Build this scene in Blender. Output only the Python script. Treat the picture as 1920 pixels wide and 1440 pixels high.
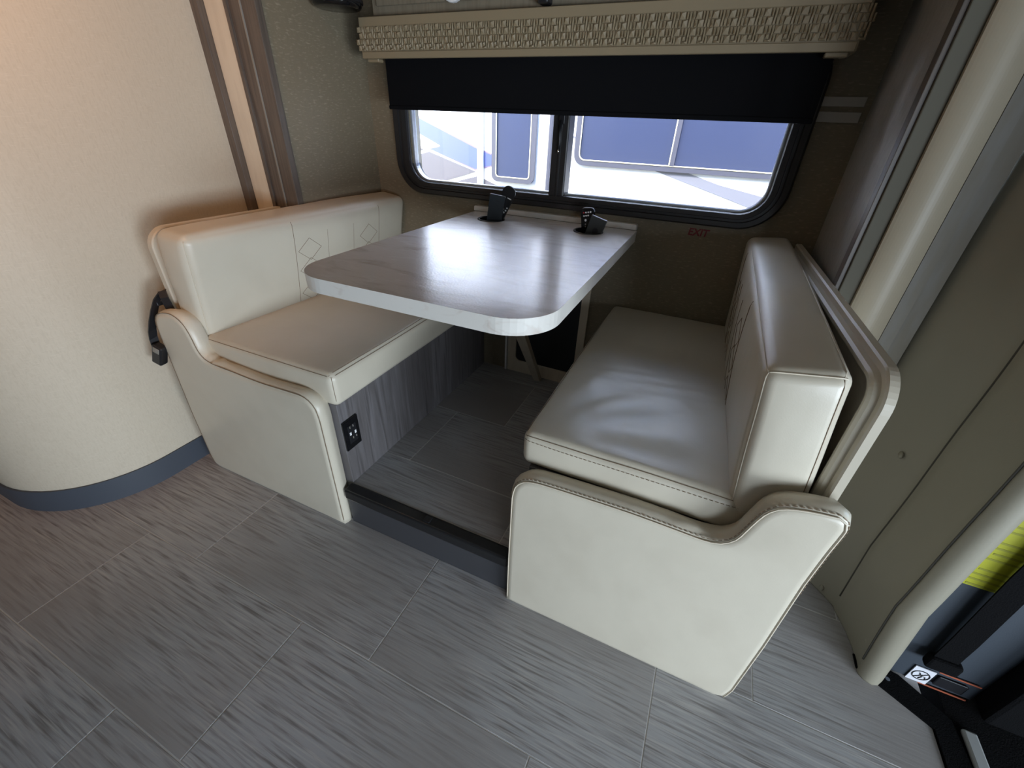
import bpy, bmesh, math, random
from mathutils import Vector, Matrix, noise

random.seed(7)
for o in list(bpy.data.objects):
    bpy.data.objects.remove(o)
S = bpy.context.scene
COL = S.collection

# ------------------------------------------------------------------ camera
YAW, PITCH, ROLL, FPX, CAMH = -.409, .5592, -.0397, 794.59, 1.085
ca, sa, cb, sb, cc, sc = (math.cos(YAW), math.sin(YAW), math.cos(PITCH), math.sin(PITCH), math.cos(ROLL), math.sin(ROLL))
fwd = Vector((sa * cb, ca * cb, -sb)); rgt = Vector((ca, -sa, 0)); dwn = fwd.cross(rgt)
r2 = cc * rgt + sc * dwn; d2 = -sc * rgt + cc * dwn
cam_d = bpy.data.cameras.new('camera'); cam = bpy.data.objects.new('camera', cam_d); COL.objects.link(cam)
cam_d.sensor_width = 36; cam_d.lens = FPX / 1920 * 36; cam_d.clip_start = .02; cam_d.clip_end = 100
m = Matrix.Identity(4)
for i in range(3):
    m[i][0] = r2[i]; m[i][1] = -d2[i]; m[i][2] = -fwd[i]
m[0][3] = 0; m[1][3] = 0; m[2][3] = CAMH
cam.matrix_world = m
S.camera = cam

# ------------------------------------------------------------------ world, sun, lamps, exposure
S.view_settings.view_transform = 'Standard'; S.view_settings.look = 'None'
S.view_settings.exposure = 0.0; S.view_settings.gamma = 1; S.view_settings.use_curve_mapping = False
W = bpy.data.worlds.new('sky'); S.world = W; W.use_nodes = True
nt = W.node_tree; bg = nt.nodes['Background']
sky = nt.nodes.new('ShaderNodeTexSky'); sky.sky_type = 'NISHITA'; sky.sun_disc = False
sky.sun_elevation = math.radians(50); sky.sun_rotation = math.radians(200); sky.altitude = 200
nt.links.new(sky.outputs[0], bg.inputs[0]); bg.inputs[1].default_value = 2.6


def lamp(name, kind, loc, aim, energy, color, size=None, size_y=None, spread=None):
    d = bpy.data.lights.new(name, kind); d.energy = energy; d.color = color
    if kind == 'AREA':
        d.shape = 'RECTANGLE' if size_y else 'SQUARE'; d.size = size
        if size_y: d.size_y = size_y
        if spread: d.spread = math.radians(spread)
    elif kind == 'SUN':
        d.angle = size
    else:
        d.shadow_soft_size = size
    o = bpy.data.objects.new(name, d); COL.objects.link(o); o.location = loc
    o.rotation_euler = (Vector(aim) - Vector(loc)).to_track_quat('-Z', 'Y').to_euler()
    return o


lamp('sun', 'SUN', (0, -4, 6), (.8, 0, .4), 9.0, (1, .96, .9), math.radians(.6))
lamp('cab_door_daylight', 'AREA', (2.1, -.62, .42), (-.8, .55, .15), 43, (.76, .88, 1.0), 1.1, .62, 140)
lamp('entry_door_daylight', 'AREA', (1.5, -1.7, .55), (-.8, .4, .1), 38, (.75, .87, 1.0), .9, .8)
lamp('ceiling_lamp', 'AREA', (-.95, .12, 1.98), (-1.75, .45, 1.35), 6.5, (1, .46, .17), .3, None, 105)

# ------------------------------------------------------------------ materials
MATS = {}


def mat(name, col, rough=.5, metal=0, spec=.5, bump=None, var=None, emit=None, coat=0, obj_rand=False):
    """bump=(scale xyz tuple, strength, distance, detail)   var=(scale xyz, color2, lo, hi, detail, distortion)"""
    if name in MATS: return MATS[name]
    M = bpy.data.materials.new(name); M.use_nodes = True; n = M.node_tree; b = n.nodes['Principled BSDF']
    b.inputs['Base Color'].default_value = (*col, 1); b.inputs['Roughness'].default_value = rough
    b.inputs['Metallic'].default_value = metal; b.inputs['Specular IOR Level'].default_value = spec
    b.inputs['Coat Weight'].default_value = coat; b.inputs['Coat Roughness'].default_value = .12
    tc = None

    def coord(scale):
        nonlocal tc
        if tc is None: tc = n.nodes.new('ShaderNodeTexCoord')
        mp = n.nodes.new('ShaderNodeMapping'); mp.inputs['Scale'].default_value = scale
        n.links.new(tc.outputs['Object'], mp.inputs[0])
        if obj_rand:
            oi = n.nodes.new('ShaderNodeObjectInfo'); mu = n.nodes.new('ShaderNodeMath'); mu.operation = 'MULTIPLY'
            mu.inputs[1].default_value = 37.0; n.links.new(oi.outputs['Random'], mu.inputs[0])
            n.links.new(mu.outputs[0], mp.inputs['Location'])
        return mp
    last = None
    for v in (var if isinstance(var, list) else [var] if var else []):
        mp = coord(v[0]); no = n.nodes.new('ShaderNodeTexNoise'); no.inputs['Scale'].default_value = 1
        no.inputs['Detail'].default_value = v[4]; no.inputs['Distortion'].default_value = v[5] if len(v) > 5 else 0
        n.links.new(mp.outputs[0], no.inputs[0])
        mr = n.nodes.new('ShaderNodeMapRange'); mr.inputs[1].default_value = v[2]; mr.inputs[2].default_value = v[3]
        n.links.new(no.outputs[0], mr.inputs[0])
        mx = n.nodes.new('ShaderNodeMix'); mx.data_type = 'RGBA'
        if last is None: mx.inputs[6].default_value = (*col, 1)
        else: n.links.new(last, mx.inputs[6])
        mx.inputs[7].default_value = (*v[1], 1); n.links.new(mr.outputs[0], mx.inputs[0]); last = mx.outputs[2]
    if last is not None: n.links.new(last, b.inputs['Base Color'])
    prev = None
    for q in (bump if isinstance(bump, list) else [bump] if bump else []):
        mp = coord(q[0]); no = n.nodes.new('ShaderNodeTexNoise'); no.inputs['Scale'].default_value = 1
        no.inputs['Detail'].default_value = q[3]; n.links.new(mp.outputs[0], no.inputs[0])
        bu = n.nodes.new('ShaderNodeBump'); bu.inputs['Strength'].default_value = q[1]; bu.inputs['Distance'].default_value = q[2]
        n.links.new(no.outputs[0], bu.inputs['Height'])
        if prev is not None: n.links.new(prev, bu.inputs['Normal'])
        prev = bu.outputs[0]
    if prev is not None: n.links.new(prev, b.inputs['Normal'])
    if emit: b.inputs['Emission Color'].default_value = (*emit[:3], 1); b.inputs['Emission Strength'].default_value = emit[3]
    MATS[name] = M
    return M


leather = mat('cream_leather', (.55, .50, .405), .36, spec=.45,
              var=((9, 9, 9), (.52, .47, .378), .45, .75, 4),
              bump=[((420, 420, 420), .12, .001, 2), ((14, 14, 14), .22, .006, 2)])
thread = mat('brown_thread', (.20, .14, .09), .7)
piping_m = mat('cream_piping', (.60, .53, .42), .45)
board_m = mat('beige_molded_board', (.50, .45, .36), .42, bump=((60, 60, 60), .05, .002, 2))
wallp = mat('wall_vinyl', (.52, .465, .37), .62, spec=.35,
            var=[((260, 260, 60), (.47, .415, .325), .45, .75, 5, .6), ((60, 60, 340), (.56, .505, .41), .55, .8, 4, .4)],
            bump=((500, 500, 160), .10, .0006, 3))
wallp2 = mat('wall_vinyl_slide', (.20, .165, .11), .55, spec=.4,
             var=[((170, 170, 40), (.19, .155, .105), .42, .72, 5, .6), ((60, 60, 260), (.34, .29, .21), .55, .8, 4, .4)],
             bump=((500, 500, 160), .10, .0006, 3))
trimcream = mat('cream_trim_board', (.60, .53, .42), .4, spec=.5, var=((40, 40, 8), (.54, .47, .37), .45, .7, 3))
trimgrey = mat('satin_grey_trim', (.22, .20, .165), .55, spec=.25, var=((60, 60, 10), (.24, .23, .21), .4, .7, 3))
trimbrown = mat('brown_woodgrain_trim', (.115, .092, .075), .4, var=((120, 120, 6), (.075, .06, .05), .4, .7, 4))
rubber = mat('blue_grey_vinyl_base', (.05, .06, .078), .5)
blackm = mat('black_plastic', (.012, .012, .014), .35)
black_gloss = mat('gloss_black', (.006, .006, .007), .08)
blackfab = mat('black_shade_fabric', (.005, .005, .006), .9, spec=.1)
framem = mat('black_window_frame', (.022, .020, .020), .38)
cupm = mat('cup_dark', (.02, .02, .024), .25)
chrome = mat('chrome', (.7, .7, .7), .15, 1)
silver = mat('silver_edge', (.5, .52, .55), .3, .6)
tile_m = mat('grey_streaked_tile', (.34, .342, .352), .40, spec=.45, obj_rand=True,
             var=[((8, 150, 1), (.165, .155, .152), .45, .68, 5, .1), ((9, 260, 1), (.42, .41, .405), .50, .70, 4, .1),
                  ((1.5, 3, 1), (.26, .245, .24), .45, .7, 2)],
             bump=((7, 160, 1), .25, .0015, 4))
grout = mat('pale_grout', (.47, .46, .45), .6)
cabwood = mat('dark_grey_woodgrain', (.115, .105, .105), .45,
              var=[((1, 26, 2.2), (.17, .16, .165), .45, .7, 5, 1.2), ((1, 120, 4), (.07, .062, .062), .5, .75, 4, .4)])
lam = mat('marbled_laminate', (.66, .61, .57), .24, spec=.6,
          var=[((5, 16, 12), (.50, .43, .375), .5, .75, 6, 1.6), ((9, 30, 20), (.74, .70, .67), .55, .75, 5, 1.2)],
          bump=[((190, 190, 190), .28, .0012, 2)], coat=.15)
lam_edge = mat('marbled_edge_band', (.66, .635, .59), .3,
               var=[((14, 14, 30), (.52, .45, .40), .55, .75, 5, 1.2)], bump=[((150, 150, 150), .06, .001, 2)])
stepm = mat('black_step_nosing', (.012, .012, .013), .28, bump=((200, 200, 200), .1, .001, 2))
stepface = mat('charcoal_riser', (.045, .045, .05), .4)
quilt = mat('olive_padded_vinyl', (.235, .215, .165), .48, bump=[((350, 350, 350), .15, .001, 3)])
cabpanel = mat('slate_plastic_panel', (.032, .040, .052), .5, bump=((500, 500, 500), .2, .001, 2))
carpet = mat('black_carpet', (.0035, .0035, .004), .95, spec=.08, bump=((400, 400, 400), .6, .003, 3))
yellow = mat('yellow_label', (.34, .34, .012), .5)
yellowd = mat('label_print', (.22, .22, .012), .6)
white_m = mat('white_plastic', (.75, .75, .75), .5)
paper = mat('white_sticker', (.62, .62, .66), .6)
red_m = mat('red_lettering', (.16, .012, .015), .5)
orange_m = mat('faded_orange_line', (.30, .07, .03), .6)
valm = mat('valance_cream', (.265, .205, .125), .5, bump=((120, 120, 120), .06, .001, 2))
cabover = mat('khaki_cabinet', (.20, .17, .12), .6, var=((120, 120, 5), (.16, .13, .09), .4, .7, 4))
ceil_m = mat('ceiling_vinyl', (.34, .30, .24), .7)
cabinetry = mat('dark_cabinetry', (.10, .085, .07), .5)
gel_w = mat('gelcoat_white', (.80, .80, .78), .3)
gel_g = mat('gelcoat_grey', (.105, .10, .11), .35)
gel_lg = mat('graphic_light_grey', (.20, .20, .215), .35)
gel_b = mat('graphic_blue', (.075, .105, .26), .3)
gel_dk = mat('graphic_outline', (.22, .16, .25), .4)
ext_glass = mat('tinted_glass', (.045, .055, .095), .15, spec=.5)
ext_frame = mat('grey_window_frame', (.075, .075, .09), .4)
gold = mat('bright_bead', (.8, .72, .4), .3)
asphalt = mat('asphalt', (.16, .16, .16), .9, var=((20, 20, 20), (.2, .2, .2), .4, .7, 4))
light_band_m = mat('pale_light_band', (.40, .37, .33), .4)  # pale colour for the bands of light on the window wall


def glass_mat():
    M = bpy.data.materials.new('clear_glass'); M.use_nodes = True; n = M.node_tree; n.nodes.clear()
    o = n.nodes.new('ShaderNodeOutputMaterial'); t = n.nodes.new('ShaderNodeBsdfTransparent'); g = n.nodes.new('ShaderNodeBsdfGlossy')
    g.inputs['Roughness'].default_value = .02; t.inputs[0].default_value = (.93, .94, .97, 1)
    f = n.nodes.new('ShaderNodeFresnel'); f.inputs[0].default_value = 1.45; x = n.nodes.new('ShaderNodeMixShader')
    n.links.new(f.outputs[0], x.inputs[0]); n.links.new(t.outputs[0], x.inputs[1]); n.links.new(g.outputs[0], x.inputs[2]); n.links.new(x.outputs[0], o.inputs[0])
    return M


glass = glass_mat()


# ------------------------------------------------------------------ helpers
def link(name, me, material, parent=None, smooth=False):
    o = bpy.data.objects.new(name, me); COL.objects.link(o)
    if material is not None and not me.materials: me.materials.append(material)
    if smooth:
        for p in me.polygons: p.use_smooth = True
    if parent is not None:
        o.parent = parent
        q = parent; off = Vector((0, 0, 0))
        while q is not None: off += q.location; q = q.parent
        o.location = -off
    return o


def mesh(name, v, f, material, parent=None, smooth=False, fix=True):
    me = bpy.data.meshes.new(name); me.from_pydata([tuple(p) for p in v], [], f)
    if fix:
        bm = bmesh.new(); bm.from_mesh(me); bmesh.ops.recalc_face_normals(bm, faces=bm.faces); bm.to_mesh(me); bm.free()
    me.update()
    return link(name, me, material, parent, smooth)


def from_bm(name, bm, material, parent=None, smooth=False):
    bmesh.ops.recalc_face_normals(bm, faces=bm.faces)
    me = bpy.data.meshes.new(name); bm.to_mesh(me); bm.free()
    return link(name, me, material, parent, smooth)


def box(name, lo, hi, material, parent=None, bev=0.0, seg=2, bm=None):
    b = bm or bmesh.new()
    r = bmesh.ops.create_cube(b, size=1)
    for v in r['verts']:
        v.co = Vector([(lo[i] + hi[i]) / 2 + v.co[i] * (hi[i] - lo[i]) for i in range(3)])
    if bev:
        es = list({e for v in r['verts'] for e in v.link_edges})
        bmesh.ops.bevel(b, geom=es, offset=bev, segments=seg, profile=.5, affect='EDGES')
    if bm is not None: return None
    return from_bm(name, b, material, parent, smooth=False)


def thing(name, label, cat, loc, group=None):
    o = bpy.data.objects.new(name, None); COL.objects.link(o); o.location = loc; o.empty_display_size = .05
    o['label'] = label; o['category'] = cat
    if group: o['group'] = group
    return o


def tag(o, label=None, cat=None, group=None, kind=None):
    if label: o['label'] = label
    if cat: o['category'] = cat
    if group: o['group'] = group
    if kind: o['kind'] = kind
    return o


def struct(o, label, cat):
    o['kind'] = 'structure'; o['label'] = label; o['category'] = cat
    return o


def prism(name, outline, z0, z1, material, parent=None, axis='z', bev=0, seg=2, smooth=False):
    """outline: list of 2D points. axis z -> (x,y); axis y -> (x,z); axis x -> (y,z)"""
    b = bmesh.new()

    def P(p, h):
        return {'z': (p[0], p[1], h), 'y': (p[0], h, p[1]), 'x': (h, p[0], p[1])}[axis]
    va = [b.verts.new(P(p, z0)) for p in outline]; vb = [b.verts.new(P(p, z1)) for p in outline]
    fa = b.faces.new(va); fb = b.faces.new(list(reversed(vb))); n = len(outline)
    for i in range(n):
        b.faces.new((va[i], vb[i], vb[(i + 1) % n], va[(i + 1) % n]))
    if bev:
        es = list(fa.edges) + list(fb.edges)
        bmesh.ops.bevel(b, geom=es, offset=bev, segments=seg, profile=.5, affect='EDGES')
    return from_bm(name, b, material, parent, smooth)


def rrect(x0, x1, y0, y1, r, n=8):
    rs = r if isinstance(r, (list, tuple)) else [r] * 4     # order: (x1,y1),(x0,y1),(x0,y0),(x1,y0)
    cs = [(x1, y1, -1, -1, 0), (x0, y1, 1, -1, 90), (x0, y0, 1, 1, 180), (x1, y0, -1, 1, 270)]
    out = []
    for (cx, cy, sx, sy, a0), rr in zip(cs, rs):
        if rr <= 0: out.append((cx, cy)); continue
        for i in range(n + 1):
            a = math.radians(a0 + 90 * i / n)
            out.append((cx + sx * rr + rr * math.cos(a), cy + sy * rr + rr * math.sin(a)))
    return out


def ring(name, outer, inner, d0, d1, material, parent=None, axis='y', steps=None):
    """ring between two outlines with the same number of points; steps: list of (fraction outer->inner, depth)"""
    steps = steps or [(0, d1), (0, d0), (1, d0), (1, d1)]
    v, f = [], []; n = len(outer); k = len(steps)

    def P(p, h):
        return {'z': (p[0], p[1], h), 'y': (p[0], h, p[1]), 'x': (h, p[0], p[1])}[axis]
    for t, h in steps:
        for a, c in zip(outer, inner): v.append(P((a[0] + (c[0] - a[0]) * t, a[1] + (c[1] - a[1]) * t), h))
    for s in range(k):
        for i in range(n):
            j = (i + 1) % n; s2 = (s + 1) % k
            f.append((s * n + i, s * n + j, s2 * n + j, s2 * n + i))
    return mesh(name, v, f, material, parent)


def tube(name, pts, r, material, parent=None, n=6, closed=False, bm=None):
    b = bm or bmesh.new(); pts = [Vector(p) for p in pts]; rings = []; N = len(pts)
    up = Vector((0, 0, 1)); last = None
    for i, p in enumerate(pts):
        a = pts[i - 1] if (i or closed) else p; c = pts[(i + 1) % N] if (i < N - 1 or closed) else p
        t = (c - a)
        if t.length < 1e-9: t = Vector((1, 0, 0))
        t.normalize()
        if last is None:
            u = t.cross(up)
            if u.length < .1: u = t.cross(Vector((1, 0, 0)))
        else: u = last - t * last.dot(t)
        u.normalize(); last = u; w = t.cross(u)
        rr = r[i] if isinstance(r, (list, tuple)) else r
        rings.append([b.verts.new(p + (u * math.cos(2 * math.pi * k / n) + w * math.sin(2 * math.pi * k / n)) * rr) for k in range(n)])
    for i in range(N if closed else N - 1):
        A, B = rings[i], rings[(i + 1) % N]
        for k in range(n): b.faces.new((A[k], A[(k + 1) % n], B[(k + 1) % n], B[k]))
    if not closed:
        b.faces.new(rings[0]); b.faces.new(list(reversed(rings[-1])))
    if bm is not None: return
    return from_bm(name, b, material, parent, True)


def ribbon(name, pts, width_vec, th, material, parent=None):
    """flat strap: pts centreline; width_vec constant or list; th thickness"""
    v, f = [], []; n = len(pts); pts = [Vector(p) for p in pts]
    for i, p in enumerate(pts):
        w = Vector(width_vec[i] if isinstance(width_vec, list) else width_vec) / 2
        t = (pts[min(i + 1, n - 1)] - pts[max(i - 1, 0)]).normalized(); k = t.cross(w).normalized() * th / 2
        v += [p - w - k, p + w - k, p + w + k, p - w + k]
    for i in range(n - 1):
        for j in range(4):
            f.append((i * 4 + j, i * 4 + (j + 1) % 4, (i + 1) * 4 + (j + 1) % 4, (i + 1) * 4 + j))
    f += [(0, 1, 2, 3), tuple((n - 1) * 4 + j for j in (3, 2, 1, 0))]
    return mesh(name, v, f, material, parent)


def dashes(name, pts, r, material, parent, dash=.006, gap=.0035):
    """row of little stitches along a polyline"""
    b = bmesh.new(); pts = [Vector(p) for p in pts]
    L = [0]
    for i in range(1, len(pts)): L.append(L[-1] + (pts[i] - pts[i - 1]).length)

    def at(s):
        for i in range(1, len(pts)):
            if s <= L[i]:
                t = (s - L[i - 1]) / max(1e-9, L[i] - L[i - 1]); return pts[i - 1].lerp(pts[i], t)
        return pts[-1]
    s = 0
    while s < L[-1] - dash:
        tube('', [at(s), at(s + dash)], r, None, bm=b, n=4); s += dash + gap
    o = from_bm(name, b, material, parent); o['kind'] = 'stuff'
    return o


class Soft:
    """soft cushion: rounded box in a trilinear cage. corner keys (ix,iy,iz) in {0,1}"""

    def __init__(s, C, r=.02, puff=.01, wr=None):
        s.C = {k: Vector(v) for k, v in C.items()}; s.r = r; s.puff = puff; s.wr = wr
        g = lambda a, b: (s.C[a] - s.C[b]).length
        s.h = [max(g((1, 0, 0), (0, 0, 0)), g((1, 1, 1), (0, 1, 1))) / 2, max(g((0, 1, 0), (0, 0, 0)), g((1, 1, 1), (1, 0, 1))) / 2,
               max(g((0, 0, 1), (0, 0, 0)), g((1, 1, 1), (1, 1, 0))) / 2]

    def tri(s, q):
        a = [(x + 1) / 2 for x in q]; p = Vector((0, 0, 0))
        for k, c in s.C.items():
            p += c * ((a[0] if k[0] else 1 - a[0]) * (a[1] if k[1] else 1 - a[1]) * (a[2] if k[2] else 1 - a[2]))
        return p

    def surf(s, q, out=0.0):
        h, r = s.h, s.r
        p = [q[i] * h[i] for i in range(3)]; c = [max(-(h[i] - r), min(h[i] - r, p[i])) for i in range(3)]
        d = Vector([p[i] - c[i] for i in range(3)])
        n = d.normalized() if d.length > 1e-9 else Vector((0, 0, 0))
        p = Vector(c) + n * (r + out)
        for i in range(3):
            j, k = (i + 1) % 3, (i + 2) % 3
            w = max(0, 1 - q[j] ** 2) * max(0, 1 - q[k] ** 2)
            if abs(n[i]) > .2:
                pf = s.puff[i] if isinstance(s.puff, (list, tuple)) else s.puff
                p[i] += n[i] * pf * w ** .6
        w = s.tri([p[i] / h[i] for i in range(3)])
        if s.wr: w = w + s.wr(w, n)
        return w

    def build(s, name, material, parent, step=.022):
        ax = []
        for i in range(3):
            h, r = s.h[i], s.r; e = [-1 + (r / h) * t for t in (0, .13, .3, .5, .72)]
            nn = max(2, int(2 * (h - r) / step)); mid = [(-1 + r / h) + (2 - 2 * r / h) * t / nn for t in range(nn + 1)]
            ax.append(e + mid + [-x for x in reversed(e)])
        b = bmesh.new()
        for i in range(3):
            j, k = (i + 1) % 3, (i + 2) % 3
            for sg in (-1, 1):
                grid = []
                for u in ax[j]:
                    row = []
                    for w in ax[k]:
                        q = [0, 0, 0]; q[i] = sg; q[j] = u; q[k] = w; row.append(b.verts.new(s.surf(q)))
                    grid.append(row)
                for a in range(len(grid) - 1):
                    for c in range(len(grid[0]) - 1):
                        b.faces.new((grid[a][c], grid[a + 1][c], grid[a + 1][c + 1], grid[a][c + 1]))
        bmesh.ops.remove_doubles(b, verts=b.verts, dist=1e-5)
        return from_bm(name, b, material, parent, True)

    def line(s, q0, q1, n=30, out=.0):
        return [s.surf([q0[i] + (q1[i] - q0[i]) * t / n for i in range(3)], out) for t in range(n + 1)]


def cornerbox(x0, x1, y0, y1, z0, z1):
    return {(i, j, k): ((x0, x1)[i], (y0, y1)[j], (z0, z1)[k]) for i in (0, 1) for j in (0, 1) for k in (0, 1)}


def joinmesh(name, parts, material, parent):
    pass


# ================================================================== SETTING
FS = .14       # slide floor height
SY = .628      # front of the raised slide floor
WY = 1.50      # window wall

floor = box('floor', (-3.2, -2.3, -.08), (.700, 1.2, -.0007), grout)
struct(floor, 'grey streaked tile floor of the living area', 'floor')
TW, TH = .6155, .3005
tmesh = None


def tile_at(x0, x1, y0, y1, z, parent):
    global tmesh
    g = .0012
    full = abs((x1 - x0) - TW) < 1e-6 and abs((y1 - y0) - TH) < 1e-6
    if full and tmesh is not None:
        o = bpy.data.objects.new('tile', tmesh); COL.objects.link(o)
    else:
        b = bmesh.new(); w, h = (x1 - x0) / 2 - g, (y1 - y0) / 2 - g
        box('', (-w, -h, -.0045), (w, h, 0), None, bm=b, bev=.0007, seg=1)
        bmesh.ops.recalc_face_normals(b, faces=b.faces); me = bpy.data.meshes.new('tile'); b.to_mesh(me); b.free(); me.materials.append(tile_m)
        if full: tmesh = me
        o = bpy.data.objects.new('tile', me); COL.objects.link(o)
    o.parent = parent
    o.location = Vector(((x0 + x1) / 2, (y0 + y1) / 2, z))
    return o


for j in range(-2, 6):
    ya = .3265 - j * TH; yb = ya + TH; s0 = .137 - .2075 * j
    if ya > 1.1: continue
    yb = min(yb, 1.19)
    k0 = math.floor((-2.4 - s0) / TW); x = s0 + k0 * TW
    while x < .70:
        tile_at(x, min(x + TW, .701), ya, yb, 0, floor); x += TW

# raised floor of the slide-out
sf = box('floor', (-1.27, SY + .026, .0), (.28, 1.5, FS - .0007), grout)
sf.name = 'floor_slide'
struct(sf, 'raised tile floor of the slide-out under the table', 'floor')
for (ya, yb, s0) in ((SY + .026, .81, -.303), (.81, 1.11, -.70), (1.11, 1.41, -.505), (1.41, 1.499, -.30)):
    x = s0 - 3 * TW
    while x < .28:
        a, c = max(x, -1.268), min(x + TW, .278)
        if c - a > .01: tile_at(a, c, ya, yb, FS, sf)
        x += TW

step = thing('step_nosing', 'black edge step between the two bench ends', 'step', (-.53, SY, 0))
box('nosing', (-.795, SY - .012, FS - .034), (-.262, SY + .024, FS + .004), stepm, step, .006, 3)
box('riser', (-.795, SY - .003, 0), (-.262, SY + .02, FS - .034), stepface, step, .001, 1)
box('clip', (-.52, SY - .004, FS + .002), (-.50, SY + .016, FS + .007), blackm, step, .001, 1)

# --- window wall (with real opening)
WX0, WX1, WZ0, WZ1 = -1.10, .128, .862, 1.275
b = bmesh.new()
box('', (-1.32, WY, .0), (.33, WY + .06, WZ0), None, bm=b)
box('', (-1.32, WY, WZ1), (.33, WY + .06, 2.02), None, bm=b)
box('', (-1.32, WY, WZ0), (WX0, WY + .06, WZ1), None, bm=b)
box('', (WX1, WY, WZ0), (.33, WY + .06, WZ1), None, bm=b)
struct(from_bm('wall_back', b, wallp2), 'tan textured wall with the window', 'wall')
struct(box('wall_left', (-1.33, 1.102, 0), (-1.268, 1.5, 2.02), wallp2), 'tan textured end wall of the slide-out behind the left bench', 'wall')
wallp3 = mat('wall_vinyl_window_lit', (.33, .315, .285), .45, var=((140, 140, 40), (.27, .255, .225), .42, .72, 5, .6))  # slide vinyl made greyer and lighter, cool window light put into its colour
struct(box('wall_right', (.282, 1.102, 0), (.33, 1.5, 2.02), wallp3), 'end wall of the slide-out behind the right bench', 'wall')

# fascia boards of the slide-out, left
struct(box('trim_1', (-1.372, 1.076, 0), (-1.262, 1.10, 2.02), trimbrown, None, .002), 'brown woodgrain corner trim left of the window wall', 'trim')
struct(box('trim_2', (-1.375, 1.068, 0), (-1.362, 1.076, 2.02), trimbrown, None, .001), 'thin brown bead beside the cream board', 'trim')
struct(box('trim_3', (-1.455, 1.07, 0), (-1.372, 1.094, 2.02), trimcream, None, .002), 'cream vertical board beside the left wall', 'trim')
struct(box('trim_4', (-1.486, 1.05, 0), (-1.455, 1.10, 2.02), trimbrown, None, .002), 'dark vertical strip where the left wall ends', 'trim')
box('bead', (-1.318, 1.072, .5), (-1.314, 1.077, 2.0), trimgrey, bpy.data.objects['trim_1'])

# fascia boards, right
struct(box('trim_5', (.270, 1.09, 0), (.279, 1.12, 2.02), trimbrown, None, .001), 'dark gasket line on the right of the slide-out', 'trim')
trimkhaki = mat('khaki_trim', (.13, .12, .092), .6, spec=.2)
struct(box('trim_6', (.279, 1.084, 0), (.309, 1.10, 2.02), trimkhaki, None, .002), 'narrow khaki vertical trim right of the slide-out', 'trim')
v = []; f = []
prof = [(.309, 1.10)] + [(.309 + .074 * i / 16, 1.079 - .017 * math.sin(math.pi * (i + .5) / 17) ** .7) for i in range(17)] + [(.383, 1.10)]
struct(prism('trim_7', prof, 0, 2.02, mat('cream_column', (.45, .39, .29), .42)), 'wide cream vertical board right of the slide-out', 'trim')
prof = [(.383, 1.10), (.385, 1.078), (.408, 1.076), (.409, 1.080), (.436, 1.078), (.44, 1.10)]
struct(prism('trim_8', prof, 0, 2.02, trimgrey), 'grey stepped vertical trim beside the padded wall', 'trim')

# left wall with the round corner
R0 = .305; cx, cy = -1.79, .52
pts = [(-1.485, 1.10), (-1.485, .9), (-1.485, .7), (-1.485, cy)]
for i in range(1, 17):
    a = -math.pi / 2 * i / 16; pts.append((cx + R0 * math.cos(a), cy + R0 * math.sin(a)))
pts += [(-2.1, cy - R0), (-3.2, cy - R0)]


def offset(pl, d):
    out = []
    for i, p in enumerate(pl):
        a = Vector(pl[max(0, i - 1)]); c = Vector(pl[min(len(pl) - 1, i + 1)]); t = (c - a).normalized(); n = Vector((t.y, -t.x))
        out.append((p[0] + n.x * d, p[1] + n.y * d))
    return out


def wallstrip(name, pl, d0, d1, z0, z1, material):
    A = offset(pl, d0); B = offset(pl, d1); n = len(pl); v = []; f = []
    for (q, z) in ((A, z0), (A, z1), (B, z1), (B, z0)):
        v += [(p[0], p[1], z) for p in q]
    for s in range(4):
        for i in range(n - 1):
            f.append((s * n + i, s * n + i + 1, ((s + 1) % 4) * n + i + 1, ((s + 1) % 4) * n + i))
    f += [(0, n, 2 * n, 3 * n), (n - 1, 2 * n - 1, 3 * n - 1, 4 * n - 1)]
    o = mesh(name, v, f, material)
    o.data.set_sharp_from_angle(angle=math.radians(35)) if hasattr(o.data, 'set_sharp_from_angle') else None
    for p in o.data.polygons: p.use_smooth = True
    return o


side = 1 if offset(pts, .1)[0][0] < pts[0][0] else 1
struct(wallstrip('wall_partition', pts, 0.0, side * .04, 0, 2.02, wallp), 'pale textured partition with a rounded corner left of the bench', 'wall')
struct(wallstrip('baseboard_left', pts, -side * .006, -side * .0005, 0, .082, rubber), 'blue-grey vinyl base along the curved wall', 'baseboard')

# rest of the room shell, behind the camera
struct(box('wall_front', (-3.2, -2.36, -.1), (3.0, -2.30, 2.08), cabinetry), 'plain wall behind the viewer', 'wall')
struct(box('wall_far_left', (-3.26, -2.3, -.1), (-3.2, .3, 2.08), cabinetry), 'plain wall at the far left', 'wall')
struct(box('wall_far_right', (2.9, -2.3, -.1), (2.96, 1.3, 2.08), cabinetry), 'plain wall at the far right of the cab', 'wall')
struct(box('wall_cab', (1.25, .86, -.1), (2.9, .92, 2.02), cabpanel), 'slate side wall of the cab', 'wall')
struct(box('ceiling', (-3.3, -2.36, 2.02), (3.0, 1.56, 2.10), ceil_m), 'cream ceiling', 'ceiling')

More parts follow.
